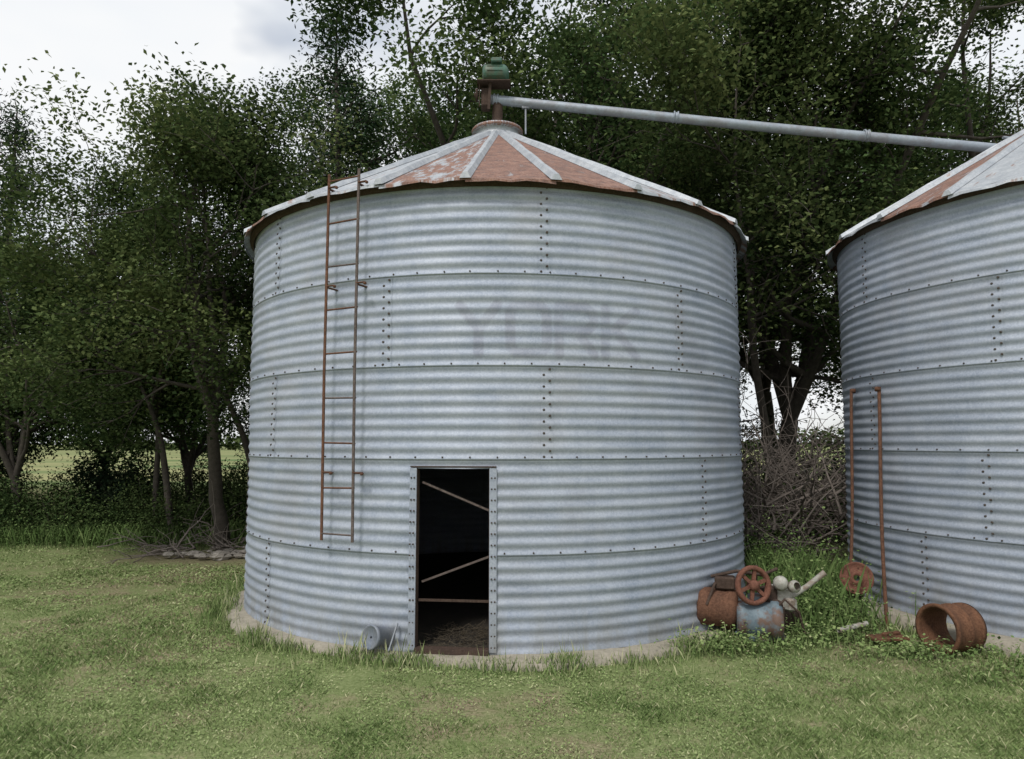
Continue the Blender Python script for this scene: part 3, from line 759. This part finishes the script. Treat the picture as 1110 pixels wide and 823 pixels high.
for k, x, y, r_, s in ((1, -13, 14.4, 0, 1), (2, -11.3, 14.8, 1, .8), (0, -9.9, 14.3, 2, .75), (1, -8.6, 14.2, 3, 1.0), (0, -7.2, 15, 4, .75), (2, -7.9, 15.8, 0, .7),
                       (1, -6.4, 14.2, 5, .9), (1, -4.1, 14.6, 1, 1.1), (0, -3.4, 15.5, 2, 1.0), (0, 3.9, 14.8, 3, 1.1), (1, 5.2, 13.6, 0, 1.2), (2, 6.3, 15.0, 2, .9), (0, 7.7, 14, 1, 1.2),
                       (1, 3.55, 9.1, 1, .38), (1, 3.15, 10.3, 2, .6), (0, 9.5, 14, 3, 1.2), (0, -15.2, 14.6, 2, 1.1), (2, 1.0, 15.5, 2, 1.0),
                       (0, -5.4, 15.4, 1, .8), (2, -9.2, 17.5, 1, 1.0), (0, -11.9, 17.0, 3, .9), (1, -6.3, 17.4, 5, 1.2), (2, -14.4, 16.6, 3, 1.1), (0, 4.9, 16.5, 3, 1.2), (0, -7.8, 18.6, 3, .9), (0, -10.4, 18.2, 3, .9)):
    shrub(k, x, y, r_, s)

# brush pile of dead branches between the bins
rg = np.random.default_rng(77); mb = MB()
for i in range(170):
    a = rg.uniform(0, 2 * pi); c = np.array([rg.normal(4.15, .55), rg.normal(11.3, .6), rg.uniform(0, 1.3)])
    d = norm((rg.normal(0, .9), rg.normal(0, .5), rg.uniform(.1, 1.2))); grow(mb, [], c, d, rg.uniform(.7, 1.7), rg.uniform(.010, .028), 1, 3 if i % 2 else 2, rg, -.05, 3)
mb.build('brush_pile', [DEAD])
mb = MB()
for i in range(46):
    c = np.array([rg.normal(-4.9, .8), rg.normal(12.6, .35), rg.uniform(0, .12)]); d = norm((rg.normal(0, 1), rg.normal(0, .6), rg.uniform(0, .5)))
    grow(mb, [], c, d, rg.uniform(.4, 1.0), rg.uniform(.008, .02), 1, 2, rg, -.02, 3)
mb.build('fallen_branches', [DEAD])
mb = MB()
for i in range(34):
    c = np.array([rg.normal(-4.4, .7), rg.normal(12.3, .3), .02]); s = rg.uniform(.04, .13); u = rg.normal(0, .2, (26, ))
    vs = []
    for j, (h, r) in enumerate(((-.5, .6), (0, 1), (.45, .8), (.7, .3))):
        for k in range(6): a = k * pi / 3 + j * .3; q = s * r * (1 + u[(j * 6 + k) % 26]); vs.append(c + np.array([cos(a) * q * 1.3, sin(a) * q, h * s * .8 + .02]))
    fs = [(18, 19, 20, 21, 22, 23)] + [(j * 6 + k, j * 6 + (k + 1) % 6, j * 6 + 6 + (k + 1) % 6, j * 6 + 6 + k) for j in range(3) for k in range(6)]
    mb.add(vs, fs, 0)
mb.build('field_stones', [STONE])
rg = np.random.default_rng(5); cs = []; vv = []
for i in range(2600):
    x = rg.uniform(-420, 420); y = 330 + rg.normal(0, 8); h = 6 + 4 * sin(x * .05) + 3 * sin(x * .17)
    cs.append((x, y, rg.uniform(-1.5, max(1, h)))); vv.append(rg.uniform(.1, .6))
V, F, lv = leafcloud(cs, vv, 8, 1.6, 2.2, 1.6)
obj('distant_tree_line', npmesh('dtl', V, F, [LEAFU], lv=lv))

# ---------------------------------------------------------------- sky, sun, camera
w = bpy.data.worlds.new('World'); scene.world = w; w.use_nodes = True; nt = w.node_tree; nt.nodes.clear()
out = nt.nodes.new('ShaderNodeOutputWorld'); bg = nt.nodes.new('ShaderNodeBackground'); bg.inputs['Strength'].default_value = .13
sky = nt.nodes.new('ShaderNodeTexSky'); sky.sky_type = 'NISHITA'; sky.sun_disc = False
SE, SA = radians(52), radians(205)
sky.sun_elevation = SE; sky.sun_rotation = SA; sky.air_density = 1.0; sky.dust_density = 1.5
tc = nt.nodes.new('ShaderNodeTexCoord'); mp = nt.nodes.new('ShaderNodeMapping'); mp.inputs['Scale'].default_value = (1, 1, 2.2)
nt.links.new(tc.outputs['Generated'], mp.inputs['Vector'])
cl = ramp(nt, noise(nt, 1.9, 4, .58, mp.outputs[0], .4), [(.34, .55), (.48, 1.)])
cc = ramp(nt, noise(nt, 2.6, 3, .6, mp.outputs[0]), [(.3, (6.3, 6.7, 7.2)), (.60, (7.3, 7.4, 7.5))])
nt.links.new(mix(nt, cl, sky.outputs[0], cc), bg.inputs['Color']); nt.links.new(bg.outputs[0], out.inputs['Surface'])
sl = bpy.data.lights.new('sun', 'SUN'); sl.energy = 2.0; sl.angle = radians(12); sl.color = (1, .96, .90)
so = obj('sun', sl)
sd = mathutils.Vector((sin(SA) * cos(SE), cos(SA) * cos(SE), sin(SE)))
so.rotation_euler = sd.to_track_quat('Z', 'Y').to_euler()
cam = bpy.data.cameras.new('camera'); cam.sensor_width = 36; cam.lens = 36 * 800 / 1110; cam.clip_end = 6000; cam.clip_start = .05
co = obj('camera', cam); co.location = (0, 0, 1.83); co.rotation_euler = (radians(94.9), 0, 0)
scene.camera = co
